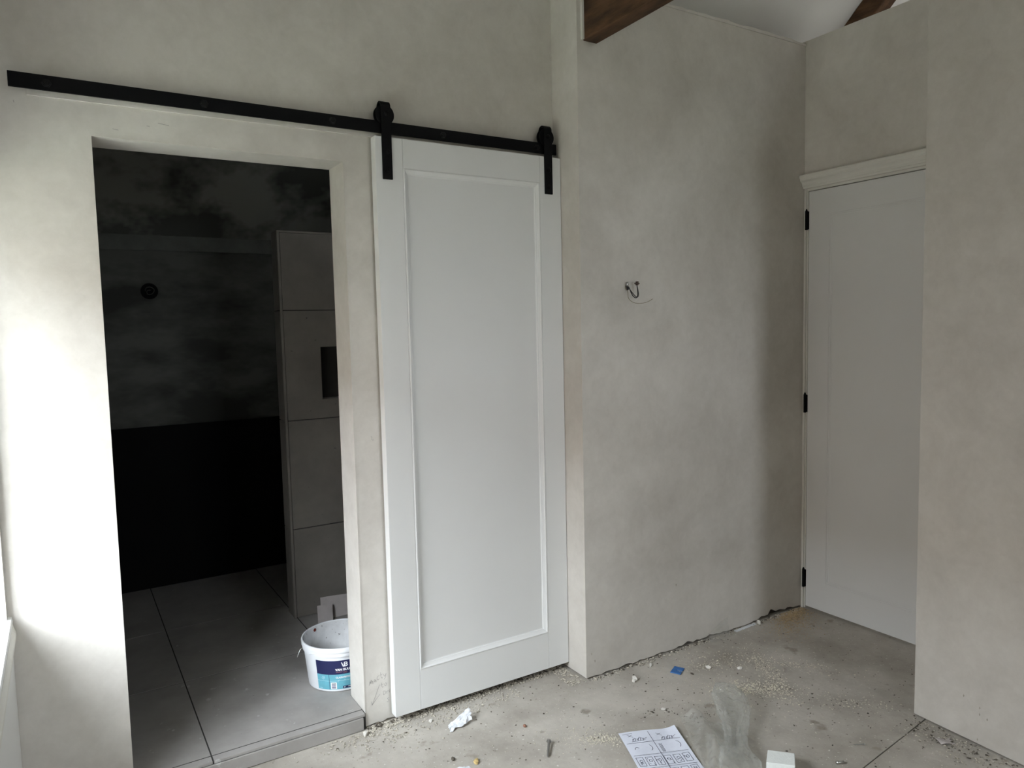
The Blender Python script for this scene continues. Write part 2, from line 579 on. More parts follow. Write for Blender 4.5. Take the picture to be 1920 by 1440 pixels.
tag(o, 'low eaves wall behind the projecting wall', 'wall', kind='structure')

# ---- pitched roof lining: front slope with a roof window
SKY = (3.8, 5.0, 0.45, 1.85)


def slope(x0, x1, y0, y1, zf, th=0.06):
    return MB().add([(x0, y0, zf(y0)), (x1, y0, zf(y0)), (x1, y1, zf(y1)), (x0, y1, zf(y1)),
                     (x0, y0, zf(y0) + th), (x1, y0, zf(y0) + th), (x1, y1, zf(y1) + th), (x0, y1, zf(y1) + th)],
                    [(0, 3, 2, 1), (4, 5, 6, 7), (0, 1, 5, 4), (1, 2, 6, 5), (2, 3, 7, 6), (3, 0, 4, 7)])


YR = -0.3
ce = slope(-0.8, 1.80, YR, YA + 0.02, roof_z)
for a in ((1.80, SKY[0], YR, 3.45), (SKY[1], 6.15, YR, 3.45), (SKY[0], SKY[1], YR, SKY[2]), (SKY[0], SKY[1], SKY[3], 3.45)):
    q = slope(*a, roof_z)
    ce.add(q.v, q.f)


def roof_z2(y):
    return roof_z(YR) - ROOF_T * (YR - y)


q = slope(-0.8, 6.15, -3.2, YR, roof_z2)
ce.add(q.v, q.f)
ce = ce.build('ceiling', M['ceiling'])
tag(ce, 'pale sloping ceiling under the pitched roof', 'ceiling', kind='structure')
rw = empty('window_3', (4.4, 1.15, roof_z(1.15)))
tag(rw, 'roof window in the slope beyond the door wall', 'window', kind='structure')
f_ = MB()
for a in ((SKY[0], SKY[0] + 0.05, SKY[2], SKY[3]), (SKY[1] - 0.05, SKY[1], SKY[2], SKY[3]),
          (SKY[0] + 0.05, SKY[1] - 0.05, SKY[2], SKY[2] + 0.05), (SKY[0] + 0.05, SKY[1] - 0.05, SKY[3] - 0.05, SKY[3])):
    q = slope(*a, lambda y: roof_z(y) - 0.01, 0.09)
    f_.add(q.v, q.f)
f_.build('window_frame', M['white_paint'], rw)
slope(SKY[0] + 0.05, SKY[1] - 0.05, SKY[2] + 0.05, SKY[3] - 0.05, lambda y: roof_z(y) + 0.03, 0.004).build('pane', M['glass'], rw)

# ---- outside ground
o = box('ground', M['ground'], (-60, 60, -60, 60, -0.6, -0.45))
tag(o, 'open ground outside the windows', 'ground', kind='structure')

# ---- unseen house block, added to hide the sky near the horizon from the window
nh = empty('sky_blocker', (-9, 3, -0.45))
tag(nh, 'added house-shaped sky blocker, out of view', 'house', kind='structure')
box('blocker_wall', M['blocker_brick'], (-11.5, -6.5, -9, 15, -0.45, 2.5), nh)
MB().prism([(-11.9, 2.5), (-6.1, 2.5), (-9.0, 5.0)], 'y', -9.3, 15.3).build('blocker_roof', M['blocker_brick'], nh)

# ---- bathroom beyond the doorway
ZB = 0.06
fb = empty('floor_bathroom', (0.5, 2.9, 0))
tag(fb, 'raised grey tiled bathroom floor with a tiled step', 'floor', kind='structure')
MB().box(XL + 0.001, XR - 0.001, 2.516, 2.678, -0.02, ZB - 0.001).box(-0.6, 1.9, 2.678, 4.5, -0.02, ZB - 0.001).build('screed', M['grout'], fb)
xj = [-0.58, -0.235, 0.352, 0.925, 1.88]
yj = [2.55, 3.17, 3.78, 4.48]
g = 0.0024
for i in range(4):
    for j in range(3):
        x0, x1 = xj[i] + g, xj[i + 1] - g
        y0, y1 = yj[j] + g, yj[j + 1] - g
        if y0 < 2.677 and (x1 < XL or x0 > XR):
            y0 = 2.68
        if j == 0 and x0 < XL < x1:
            MB().prism([(x0, 2.68), (XL + 0.002, 2.68), (XL + 0.002, y0), (x1, y0), (x1, y1), (x0, y1)], 'z', ZB - 0.012, ZB).build('tile', M['tile'], fb)
        elif j == 0 and x0 < XR < x1:
            MB().prism([(x0, y0), (XR - 0.002, y0), (XR - 0.002, 2.68), (x1, 2.68), (x1, y1), (x0, y1)], 'z', ZB - 0.012, ZB).build('tile', M['tile'], fb)
        else:
            MB().box(x0, x1, y0, y1, ZB - 0.012, ZB).build('tile', M['tile'], fb)
# edge strip and step riser
for a, b in ((XL + 0.002, 0.352 - g), (0.352 + g, XR - 0.004)):
    MB().box(a, b, 2.513, 2.55 - g, ZB - 0.010, ZB).build('edge_tile', M['tile'], fb, 0.001)
MB().box(XL + 0.002, XR - 0.012, 2.508, 2.52, 0.002, ZB - 0.012).build('riser_tile', M['tile'], fb, 0.001)

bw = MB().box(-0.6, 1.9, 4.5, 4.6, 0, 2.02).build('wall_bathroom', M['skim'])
tag(bw, 'dark smeared plaster wall at the back of the unlit bathroom', 'wall', kind='structure')
MB().box(-0.6, 1.9, 4.492, 4.501, 1.945, 2.03).build('joint_band', M['skim_band'], bw)
MB().box(-0.6, 1.9, 4.485, 4.501, 0.0, 0.97).build('dark_lower_wall', M['dark_lower_wall'], bw)  # near-black layer over the lower part of the back wall
# round cable outlet; a flat black disc paints the darkness of its hole
hb = MB()
hb.lathe([(0.044, 0.0), (0.044, 0.004), (0.033, 0.004), (0.033, 0.001), (0.001, 0.001)], (0, 0, 0), 28)
hb.v = [(0.441 + p[0], 4.5 - p[2], 1.721 + p[1]) for p in hb.v]
ob = hb.build('outlet_ring', M['hole_black'], bw)
MB().tube(arc([(0.420, 4.498, 1.722), (0.424, 4.48, 1.738), (0.446, 4.478, 1.742), (0.463, 4.48, 1.728), (0.452, 4.482, 1.706), (0.430, 4.482, 1.704), (0.428, 4.478, 1.722), (0.446, 4.476, 1.726)]), 0.0028, 8).build('outlet_wire', M['skim'], bw, smooth=True)
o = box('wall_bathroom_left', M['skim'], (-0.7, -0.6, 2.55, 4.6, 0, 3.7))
tag(o, 'dark side wall inside the bathroom, out of view', 'wall', kind='structure')
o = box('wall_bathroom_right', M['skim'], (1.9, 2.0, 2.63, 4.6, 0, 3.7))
tag(o, 'inner bathroom wall hidden behind the sliding door', 'wall', kind='structure')
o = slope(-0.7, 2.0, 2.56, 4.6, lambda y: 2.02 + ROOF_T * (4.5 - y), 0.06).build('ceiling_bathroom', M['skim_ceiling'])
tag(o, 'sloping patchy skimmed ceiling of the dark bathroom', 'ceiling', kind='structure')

# tiled partition in the bathroom
ws = empty('wall_shower', (1.4, 3.62, ZB))
tag(ws, 'head-high tiled shower partition with dark niche', 'wall', kind='structure')
PX, PY, PZ = 0.912, 3.57, 1.955
NX0, NX1, NZ0, NZ1 = 1.098, 1.55, 1.134, 1.402
core = MB()
core.box(PX + 0.008, 1.89, PY + 0.008, PY + 0.10, ZB, NZ0)
core.box(PX + 0.008, 1.89, PY + 0.008, PY + 0.10, NZ1, PZ - 0.006)
core.box(PX + 0.008, NX0, PY + 0.008, PY + 0.10, NZ0, NZ1)
core.box(NX1, 1.89, PY + 0.008, PY + 0.10, NZ0, NZ1)
core.box(NX0, NX1, PY + 0.092, PY + 0.10, NZ0, NZ1)
core.build('core', M['grout'], ws)
zj = [ZB, 0.507, 1.046, 1.583, PZ]
for k in range(4):
    z0, z1 = zj[k] + g, zj[k + 1] - g
    for (a, b) in ((PX + 0.012, 1.50), (1.50 + 2 * g, 1.88)):
        if k == 2:
            if a < 1.2:
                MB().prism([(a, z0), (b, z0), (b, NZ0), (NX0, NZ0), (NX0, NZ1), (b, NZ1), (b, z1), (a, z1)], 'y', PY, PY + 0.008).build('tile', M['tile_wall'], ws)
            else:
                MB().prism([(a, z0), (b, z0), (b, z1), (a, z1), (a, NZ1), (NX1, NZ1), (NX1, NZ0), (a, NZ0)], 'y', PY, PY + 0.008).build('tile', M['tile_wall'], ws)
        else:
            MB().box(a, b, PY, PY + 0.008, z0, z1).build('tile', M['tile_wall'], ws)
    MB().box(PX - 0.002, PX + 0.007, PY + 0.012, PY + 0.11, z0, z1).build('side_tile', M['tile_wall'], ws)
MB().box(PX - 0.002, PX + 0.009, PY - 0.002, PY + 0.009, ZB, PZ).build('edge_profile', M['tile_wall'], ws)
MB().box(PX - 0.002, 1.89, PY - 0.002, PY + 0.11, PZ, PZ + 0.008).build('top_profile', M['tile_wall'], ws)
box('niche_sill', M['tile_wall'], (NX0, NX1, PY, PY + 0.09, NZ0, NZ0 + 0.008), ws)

# ================================================================ BEAMS
tb = MB()
n_seg = 16
rr = random.Random(3)
rings = []
for i in range(n_seg + 1):
    y = YM + 0.02 - i * (YM + 0.02 + 2.6) / n_seg
    j = lambda: rr.uniform(-0.006, 0.006) if i > 1 else 0
    rise = 0.012 * min(i, 4) / 4
    rings.append([(1.816 + j(), y, 2.592 + j()), (1.889 + j(), y, 2.592 + rise + j()), (1.889 + j(), y, 2.86 + j()), (1.816 + j(), y, 2.86 + j())])
for rg in rings:
    tb.v += rg
for i in range(n_seg):
    for k in range(4):
        a, b = i * 4 + k, i * 4 + (k + 1) % 4
        tb.f.append((a, b, b + 4, a + 4))
tb.f += [(3, 2, 1, 0), tuple(n_seg * 4 + k for k in range(4))]
o = tb.build('tie_beam', M['wood'], bevel=0.006)
tag(o, 'dark brown rough timber beam running out of the projecting wall', 'beam')
rf = slope(3.517, 3.60, YR, 3.40, lambda y: roof_z(y) - 0.15, 0.149)
o = rf.build('rafter', M['wood'], bevel=0.006)
tag(o, 'dark timber rafter showing above the hinged-door wall', 'beam')

# ================================================================ SLIDING DOOR AND TRACK
DX0, DX1, DZ0, DZ1 = 0.985, 1.785, 0.032, 2.161
DY = 2.471          # front face
DT = 0.040
d1 = empty('door_1', ((DX0 + DX1) / 2, DY + DT / 2, DZ0))
tag(d1, 'white panelled sliding barn door hanging from the black rail', 'door', kind='structure')
SX0, SX1, RZ0, RZ1 = 1.089, 1.682, 0.187, 2.057
box('stile', M['white_paint'], (DX0, SX0 - 0.0006, DY, DY + DT, DZ0, DZ1), d1, 0.0012)
box('stile', M['white_paint'], (SX1 + 0.0006, DX1, DY, DY + DT, DZ0, DZ1), d1, 0.0012)
box('top_rail', M['white_paint'], (SX0, SX1, DY, DY + DT, RZ1, DZ1), d1, 0.0012)
box('bottom_rail', M['white_paint'], (SX0, SX1, DY, DY + DT, DZ0, RZ0), d1, 0.0012)
box('panel', M['white_paint'], (SX0, SX1, DY + 0.013, DY + DT - 0.013, RZ0, RZ1), d1)
# mitred moulding (depth, offset from frame edge)
prof = [(0.000, 0.0), (-0.002, 0.003), (-0.002, 0.006), (0.002, 0.009), (0.007, 0.0165), (0.008, 0.019), (0.012, 0.0205), (0.0128, 0.023)]


def frame_ring(off, y):
    return [(SX0 + off, y, RZ0 + off), (SX1 - off, y, RZ0 + off), (SX1 - off, y, RZ1 - off), (SX0 + off, y, RZ1 - off)]


for k in range(4):
    m_ = MB()
    m_.v = []
    for (dy, off) in prof:
        ring = frame_ring(off, DY + dy)
        m_.v += [ring[k], ring[(k + 1) % 4]]
    for i in range(len(prof) - 1):
        m_.f.append((2 * i, 2 * i + 1, 2 * i + 3, 2 * i + 2))
    # close behind
    nb = len(m_.v)
    ring0, ring1 = frame_ring(0, DY + 0.013), frame_ring(0.023, DY + 0.013)
    m_.v += [ring0[k], ring0[(k + 1) % 4], ring1[k], ring1[(k + 1) % 4]]
    m_.f += [(nb, nb + 1, 1, 0), (nb + 2, nb + 3, 2 * len(prof) - 1, 2 * len(prof) - 2), (nb, nb + 1, nb + 3, nb + 2)]
    m_.build('moulding', M['white_paint'], d1)

RZ = 2.196     # rail centre height
RY0, RY1 = 2.4825, 2.4895


def hanger(xc):
    h = empty('hanger', (xc, DY - 0.004, 2.0))
    h.parent = d1
    h.location = Vector((xc, DY - 0.004, 2.0)) - WLOC[d1.name]
    WLOC[h.name] = Vector((xc, DY - 0.004, 2.0))
    w = 0.0185
    # strap on the front, bent back over the wheel to a short leg behind it
    w = 0.0185
    st = MB()
    pth = [(DY - 0.0005, 2.012), (DY - 0.0005, 2.254)]
    yc = DY + 0.0155
    for k in range(1, 9):
        a_ = math.pi - math.pi * k / 8
        pth.append((yc + 0.016 * math.cos(a_), 2.262 + 0.018 * math.sin(a_)))
    pth.append((yc + 0.016, 2.215))
    inn, outn = [], []
    for i, (py_, pz_) in enumerate(pth):
        j0, j1 = pth[max(i - 1, 0)], pth[min(i + 1, len(pth) - 1)]
        d_ = Vector((j1[0] - j0[0], j1[1] - j0[1])).normalized()
        outn.append((py_ - d_.y * 0.006, pz_ + d_.x * 0.006))
        inn.append((py_, pz_))
    st.prism(outn + inn[::-1], 'x', xc - w, xc + w)
    st.build('strap', M['black_metal'], h, 0.0012)
    wy0 = DY + 0.003
    wh = MB()
    wh.lathe([(0.006, 0), (0.034, 0), (0.0355, 0.002), (0.0355, 0.006), (0.023, 0.009), (0.023, 0.016), (0.0355, 0.019), (0.0355, 0.022), (0.034, 0.024), (0.006, 0.024)], (0, 0, 0), 36)
    wh.v = [(xc + p[0], wy0 + p[2], 2.239 + p[1]) for p in wh.v]
    wh.build('wheel', M['black_metal'], h, smooth=False)
    for zb, yy in ((2.040, DY - 0.0062), (2.108, DY - 0.0062), (2.239, DY - 0.0062)):
        b_ = MB()
        b_.lathe([(0.0005, 0.006), (0.007, 0.005), (0.0095, 0.002), (0.0095, 0)], (0, 0, 0), 16)
        b_.v = [(xc + p[0], yy - p[2], zb + p[1]) for p in b_.v]
        b_.build('bolt', M['black_metal'], h, smooth=True)
    return h


hanger(1.028)
hanger(1.723)

tr = empty('door_track', (0.86, RY0, RZ))
tag(tr, 'long flat black steel rail bolted above the doorway', 'door rail')
box('rail', M['black_metal'], (-0.077, 1.775, RY0, RY1, RZ - 0.021, RZ + 0.021), tr, 0.0008)
box('mounting_board', M['plaster'], (-0.036, 1.775, YA - 0.007, YA - 0.0005, RZ - 0.030, RZ + 0.019), tr, 0.001)
for xb in (0.014, 0.43, 0.84, 1.26, 1.68):
    sp = MB()
    sp.lathe([(0.001, 0), (0.011, 0), (0.011, YA - RY1 - 0.002), (0.001, YA - RY1 - 0.002)], (0, 0, 0), 18)
    sp.v = [(xb + p[0], RY1 + p[2], RZ + p[1]) for p in sp.v]
    sp.build('spacer', M['black_metal'], tr, smooth=False)
    bt = MB()
    bt.lathe([(0.001, 0.007), (0.008, 0.007), (0.0095, 0.006), (0.0095, 0.002), (0.013, 0.0018), (0.013, 0)], (0, 0, 0), 6)
    bt.v = [(xb + p[0], RY0 - p[2], RZ + p[1]) for p in bt.v]
    bt.build('bolt', M['black_bolt'], tr)

# ================================================================ HINGED DOOR
d2 = empty('door_2', (XE, 1.92, 0.0))
tag(d2, 'closed white hinged door with shallow moulded panel and black hinges', 'door', kind='structure')
HY0, HY1, HZ0, HZ1 = 1.507, 2.326, 0.012, 2.110
MB().box(XE + 0.004, XE + 0.044, HY0, HY1, HZ0, HZ1).build('door_leaf', M['white_paint'], d2, 0.0015)
# shallow raised beads describing the panel
py0, py1, pz0, pz1 = HY0 + 0.12, 2.214, 0.155, 1.995
for off, pr in ((0.0, 0.0022), (0.009, 0.0016), (0.017, 0.001)):
    w_ = 0.005
    a0, a1, b0, b1 = py0 + off, py1 - off, pz0 + off, pz1 - off
    q = MB()
    q.box(XE + 0.004 - pr, XE + 0.0045, a0, a1, b0, b0 + w_).box(XE + 0.004 - pr, XE + 0.0045, a0, a1, b1 - w_, b1)
    q.box(XE + 0.004 - pr, XE + 0.0045, a0, a0 + w_, b0 + w_, b1 - w_).box(XE + 0.004 - pr, XE + 0.0045, a1 - w_, a1, b0 + w_, b1 - w_)
    q.build('panel_moulding', M['white_paint'], d2, 0.001)
# frame: rebated jamb strips and head
jm = MB().box(XE - 0.004, XE + 0.09, 2.337, 2.348, 0, 2.125).box(XE + 0.006, XE + 0.09, 2.330, 2.337, 0, 2.125)
jm.build('frame_jamb', M['trim_paint'], d2, 0.001)
MB().box(XE + 0.004, XE + 0.09, 1.50, 2.337, 2.114, 2.125).build('frame_head', M['trim_paint'], d2)
box('frame_jamb', M['trim_paint'], (XE + 0.004, XE + 0.09, 1.494, 1.504, 0, 2.125), d2)
for zc in (1.971, 1.060, 0.158):
    h = MB()
    h.tube([(XE - 0.004, 2.334, zc - 0.046), (XE - 0.004, 2.334, zc + 0.046)], 0.0068, 12)
    hg = h.build('hinge', M['black_metal'], d2, smooth=False)
    MB().tube([(XE - 0.004, 2.334, zc + 0.046), (XE - 0.004, 2.334, zc + 0.051), (XE - 0.004, 2.334, zc + 0.056)], [0.0055, 0.004, 0.002], 10).build('hinge_tip', M['black_metal'], hg)
    MB().box(XE + 0.001, XE + 0.0038, 2.324, 2.337, zc - 0.044, zc + 0.044).build('hinge_leaf', M['black_metal'], hg)
# head moulding
pr = [(0.0, 2.126), (-0.012, 2.126), (-0.014, 2.134), (-0.018, 2.137), (-0.020, 2.146), (-0.026, 2.154), (-0.036, 2.162), (-0.038, 2.170),
      (-0.042, 2.176), (-0.042, 2.186), (-0.036, 2.191), (0.0, 2.191)]
o = MB()
vs0 = [(XE + a, 2.3485, z) for a, z in pr]
vs1 = [(XE + a, 1.449, z) for a, z in pr]
n_ = len(pr)
o.add(vs0 + vs1, [tuple(range(n_)), tuple(range(n_, 2 * n_))[::-1]] + [(i, (i + 1) % n_, n_ + (i + 1) % n_, n_ + i) for i in range(n_)])
o = o.build('trim_2', M['trim_paint'])
tag(o, 'white moulded cornice strip over the hinged door', 'moulding', kind='structure')

# ================================================================ CABLES ON THE PROJECTING WALL
cb = empty('wall_cable', (2.04, YM, 1.64))
tag(cb, 'looped black cable ends sticking out of the projecting wall', 'cable')


yw = YM - 0.012
MB().tube(arc([(2.024, YM + 0.01, 1.644), (2.027, yw, 1.635), (2.036, yw - 0.012, 1.602), (2.049, yw - 0.02, 1.588), (2.060, yw - 0.02, 1.602), (2.058, yw - 0.018, 1.640)]), 0.0021, 8).build('cable', M['cable'], cb, smooth=True)
MB().tube(arc([(2.022, YM + 0.01, 1.640), (2.025, yw - 0.004, 1.628), (2.033, yw - 0.02, 1.606), (2.047, yw - 0.03, 1.590), (2.055, yw - 0.03, 1.604), (2.056, yw - 0.02, 1.640)]), 0.0018, 8).build('cable', M['cable'], cb, smooth=True)
MB().tube(arc([(2.019, YM + 0.006, 1.638), (2.0225, yw, 1.615), (2.023, yw - 0.004, 1.588), (2.040, yw - 0.012, 1.570), (2.070, yw - 0.02, 1.565), (2.11, yw - 0.02, 1.570), (2.152, yw - 0.01, 1.584)]), 0.0011, 6).build('bare_wire', M['wire'], cb, smooth=True)
t_ = MB()
for dx, dz in ((0, 0), (-0.006, 0.005), (0.006, 0.004), (0.001, 0.010)):
    t_.box(2.053 + dx, 2.060 + dx, yw - 0.025, yw - 0.014, 1.640 + dz, 1.646 + dz)
t_.build('terminal_block', M['terminal'], cb)
MB().lathe([(0.0005, 0), (0.0055, 0), (0.006, 0.012), (0.0045, 0.018), (0.0005, 0.018)], (2.0205, yw - 0.002, 1.636), 14).build('ferrule', M['steel'], cb, smooth=True)
MB().lathe([(0.0005, 0), (0.005, 0.002), (0.0055, 0.014), (0.0005, 0.016)], (2.019, yw - 0.004, 1.620), 12).build('sleeve', M['cable'], cb, smooth=True)

# ================================================================ PENCIL MARKS
def strokes(lines, w, fn, name, m, parent):
    mb = MB()
    for ln in lines:
        for i in range(len(ln) - 1):
            a, b = Vector(ln[i]), Vector(ln[i + 1])
            d = (b - a)
            if d.length < 1e-6:
                continue
            d.normalize()
            n2 = Vector((-d.y, d.x)) * w * 0.5
            a2, b2 = a - d * w * 0.3, b + d * w * 0.3
            q = [a2 - n2, b2 - n2, b2 + n2, a2 + n2]
            mb.add([fn(p.x, p.y) for p in q], [(0, 1, 2, 3)])
    return mb.build(name, m, parent, fixn=False)


def on_wall(x, z):
    return (x, YA - 0.0006, z)


txt = [
    # Matty
    [(0.904, 0.158), (0.908, 0.172), (0.911, 0.164), (0.9135, 0.177), (0.9165, 0.168), (0.919, 0.171), (0.919, 0.160)],
    [(0.930, 0.172), (0.926, 0.175), (0.9245, 0.169), (0.928, 0.166), (0.931, 0.173), (0.932, 0.166)],
    [(0.943, 0.186), (0.9375, 0.183), (0.936, 0.174), (0.940, 0.170), (0.945, 0.173)],
    [(0.951, 0.196), (0.952, 0.178), (0.956, 0.172), (0.959, 0.177)], [(0.947, 0.186), (0.958, 0.188)],
    [(0.963, 0.186), (0.964, 0.179), (0.968, 0.178), (0.973, 0.187)], [(0.973, 0.187), (0.969, 0.172), (0.963, 0.166)],
    # to
    [(0.953, 0.155), (0.954, 0.140), (0.957, 0.136), (0.960, 0.139)], [(0.949, 0.147), (0.961, 0.149)],
    [(0.970, 0.151), (0.965, 0.147), (0.966, 0.140), (0.971, 0.140), (0.973, 0.147), (0.970, 0.151)],
    # Dri
    [(0.958, 0.121), (0.960, 0.106), (0.967, 0.109), (0.967, 0.119), (0.958, 0.121)],
    [(0.972, 0.117), (0.973, 0.107)], [(0.972, 0.114), (0.978, 0.118)], [(0.981, 0.119), (0.982, 0.109)], [(0.985, 0.122), (0.984, 0.109)],
    # s
    [(0.980, 0.090), (0.974, 0.088), (0.980, 0.080), (0.976, 0.074), (0.972, 0.076)],
    # arrow
    [(0.945, 0.150), (0.913, 0.080)], [(0.944, 0.112), (0.913, 0.080)], [(0.910, 0.094), (0.913, 0.080)],
    # small mark higher up
    [(0.949, 1.092), (0.953, 1.086), (0.951, 1.080), (0.956, 1.076), (0.958, 1.081)],
]
strokes(txt, 0.0014, on_wall, 'pencil_writing', M['pencil'], wb)
# hairline scratches by the rail
strokes([[(0.175, 2.098), (0.19, 2.096)], [(0.268, 2.118), (0.276, 2.117)], [(-0.068, 2.148), (-0.067, 2.142)], [(0.30, 2.13), (0.33, 2.126)]], 0.0016, on_wall, 'scratches', M['pencil'], wb)
# chips in the plaster of the projecting wall near its foot
chips = MB()
for (cx, cz) in ((1.815, 0.105), (1.832, 0.070), (2.30, 0.30)):
    chips.prism([(cx, cz - 0.006), (cx + 0.003, cz), (cx + 0.001, cz + 0.007), (cx - 0.002, cz + 0.003)], 'y', YM - 0.0006, YM + 0.001)
chips.build('plaster_chips', M['plaster_raw'], wm)
ch = MB()
for (cy, cz) in ((1.27, 0.155), (1.215, 0.135), (1.215, 0.112), (1.19, 0.105), (1.22, 0.02)):
    xx = 2.63 - 0.0663 * (1.448 - cy) - 0.0006
    ch.add([(xx, cy, cz - 0.005), (xx, cy - 0.003, cz), (xx, cy, cz + 0.006), (xx, cy + 0.002, cz)], [(0, 1, 2, 3)])
ch.build('scuffs', M['plaster_raw'], wr)

# ================================================================ BUCKET
BC = (0.905, 2.848, ZB)
BR0, BR1, BH = 0.130, 0.148, 0.185
bk = empty('bucket', BC)
tag(bk, 'white plastic paint bucket with navy and turquoise label', 'bucket')


def br(z):
    return BR0 + (BR1 - BR0) * z / BH


pail = MB().lathe([(0.001, 0.006), (BR0 - 0.012, 0.004), (BR0 - 0.006, 0.0), (BR0, 0.004), (br(0.148), 0.148), (br(0.148) + 0.005, 0.149), (br(0.15) + 0.005, 0.152),
                   (br(0.163) + 0.003, 0.164), (br(0.163) + 0.007, 0.166), (BR1 + 0.006, 0.180), (BR1 + 0.004, BH), (BR1 - 0.001, BH), (BR1 - 0.003, 0.178)], BC, 72)
ob = pail.build('body', M['pail'], bk, smooth=True)
ob.modifiers.new('es', 'EDGE_SPLIT').split_angle = R_(40)
MB().lathe([(BR1 - 0.0035, 0.183), (BR0 - 0.003, 0.012), (BR0 - 0.012, 0.008), (0.001, 0.008)], BC, 72).build('inside', M['pail_in'], bk, smooth=True)


def on_pail(a_deg, z, off):
    r = br(z) + off
    a = R_(a_deg)
    return (BC[0] + r * math.cos(a), BC[1] + r * math.sin(a), BC[2] + z)


LA0, LA1 = -150.0, -20.0


def patch(a0, a1, z0, z1, off, name, m, par, n=28):
    return MB().grid(lambda u, v: on_pail(a0 + (a1 - a0) * u, z0 + (z1 - z0) * v, off), n, 2).build(name, m, par, smooth=True)


lb = patch(LA0, LA1, 0.075, 0.133, 0.0006, 'label', M['navy'], bk)
lt = patch(LA0, LA1, 0.012, 0.075, 0.0006, 'label', M['teal'], bk)
patch(LA0 + 21.4, LA0 + 22.0, 0.012, 0.075, 0.0009, 'divider', M['navy'], lt, 2)
patch(LA0, LA1, 0.0475, 0.0485, 0.0009, 'rule', M['print_pale'], lt)
patch(LA0 + 24, LA0 + 34, 0.014, 0.042, 0.0009, 'barcode_panel', M['print_white'], lt, 6)
for k in range(5):
    patch(LA0 + 25.5, LA0 + 32.5, 0.0165 + k * 0.0048, 0.0165 + k * 0.0048 + 0.0026, 0.0012, 'barcode_bar', M['navy'], lt, 6)
patch(LA0 + 44, LA1, 0.014, 0.024, 0.0009, 'dark_strip', M['navy'], lt)


def pail_text(s, a0, z0, size, m, par, off=0.0012, bold=0.0, name='lettering'):
    cu = bpy.data.curves.new('t', 'FONT')
    cu.body = s
    cu.size = size
    cu.offset = bold
    cu.resolution_u = 3
    ot = bpy.data.objects.new('t', cu)
    C.objects.link(ot)
    dg = bpy.context.evaluated_depsgraph_get()
    me = bpy.data.meshes.new_from_object(ot.evaluated_get(dg))
    mb = MB()
    mb.v = []
    for v in me.vertices:
        a = a0 + math.degrees(v.co.x / br(z0))
        mb.v.append(on_pail(a, z0 + v.co.y, off))
    mb.f = [tuple(p.vertices) for p in me.polygons]
    bpy.data.objects.remove(ot)
    bpy.data.curves.remove(cu)
    bpy.data.meshes.remove(me)
    return mb.build(name, m, par, fixn=False)


def pail_strokes(lines, a0, z0, w, m, par, name):
    def fn(x, y):
        return on_pail(a0 + math.degrees(x / br(z0)), z0 + y, 0.0012)
    return strokes(lines, w, fn, name, m, par)


pail_text('VAN BUUR', LA0 + 33, 0.0905, 0.0128, M['print_white'], lb, bold=0.0006)
pail_text('VERF', LA0 + 45, 0.0800, 0.0075, M['print_red'], lb)
pail_strokes([[(0.0, 0.0), (0.024, 0.0)]], LA0 + 34, 0.0845, 0.0012, M['print_red'], lb, 'red_rule')
pail_strokes([[(0.0, 0.016), (0.006, 0.0), (0.009, 0.0), (0.011, 0.016), (0.019, 0.016), (0.021, 0.012), (0.018, 0.009), (0.022, 0.005), (0.019, 0.0), (0.012, 0.0), (0.013, 0.008), (0.018, 0.009)]],
             LA0 + 43, 0.108, 0.0038, M['print_white'], lb, 'logo_mark')
pail_text('GLASWEEFSEL', LA0 + 33, 0.0590, 0.0095, M['print_white'], lt, bold=0.0003)
for k in range(3):
    pail_strokes([[(0.0, 0.0), (0.03 + 0.012 * ((k * 7) % 3), 0.0)]], LA0 + 36, 0.051 - 0.0035 * k, 0.0011, M['print_pale'], lt, 'fine_print')
pail_strokes([[(0.0, 0.0), (0.02, 0.001), (0.035, 0.0), (0.06, 0.0)]], LA0 + 46, 0.019, 0.0026, M['print_white'], lt, 'strip_print')
pail_strokes([[(0.0, 0.004), (0.004, 0.012), (0.010, 0.012), (0.012, 0.005), (0.007, 0.0), (0.001, 0.002)], [(0.004, 0.003), (0.012, 0.011)]], LA0 + 9, 0.055, 0.0014, M['print_pale'], lt, 'badge_mark')
pail_strokes([[(0.0, 0.0), (0.004, 0.001)], [(0.006, 0.0), (0.010, 0.0)]], LA0 + 4, 0.018, 0.0016, M['print_pale'], lt, 'small_print')
# wire handle pivot and rust mark inside
MB().tube([on_pail(-192, 0.148, 0.004), on_pail(-193, 0.142, 0.014), on_pail(-190, 0.128, 0.024), on_pail(-188, 0.118, 0.030)], 0.0014, 8).build('wire_handle', M['steel'], bk, smooth=True)
MB().tube([on_pail(-160, 0.150, 0.0056), on_pail(-150, 0.158, 0.0060), on_pail(-100, 0.155, 0.0060), on_pail(-60, 0.157, 0.006)], 0.001, 6).build('rib', M['pail'], bk, smooth=True)
ru = MB()
for k in range(9):
    a = 2 * math.pi * k / 9
    ru.v.append(on_pail(118 + 3.2 * math.cos(a), 0.170 + 0.007 * math.sin(a), -0.0052))
ru.f = [tuple(range(9))]
ru.build('rust_stain', M['rust'], bk, fixn=False)

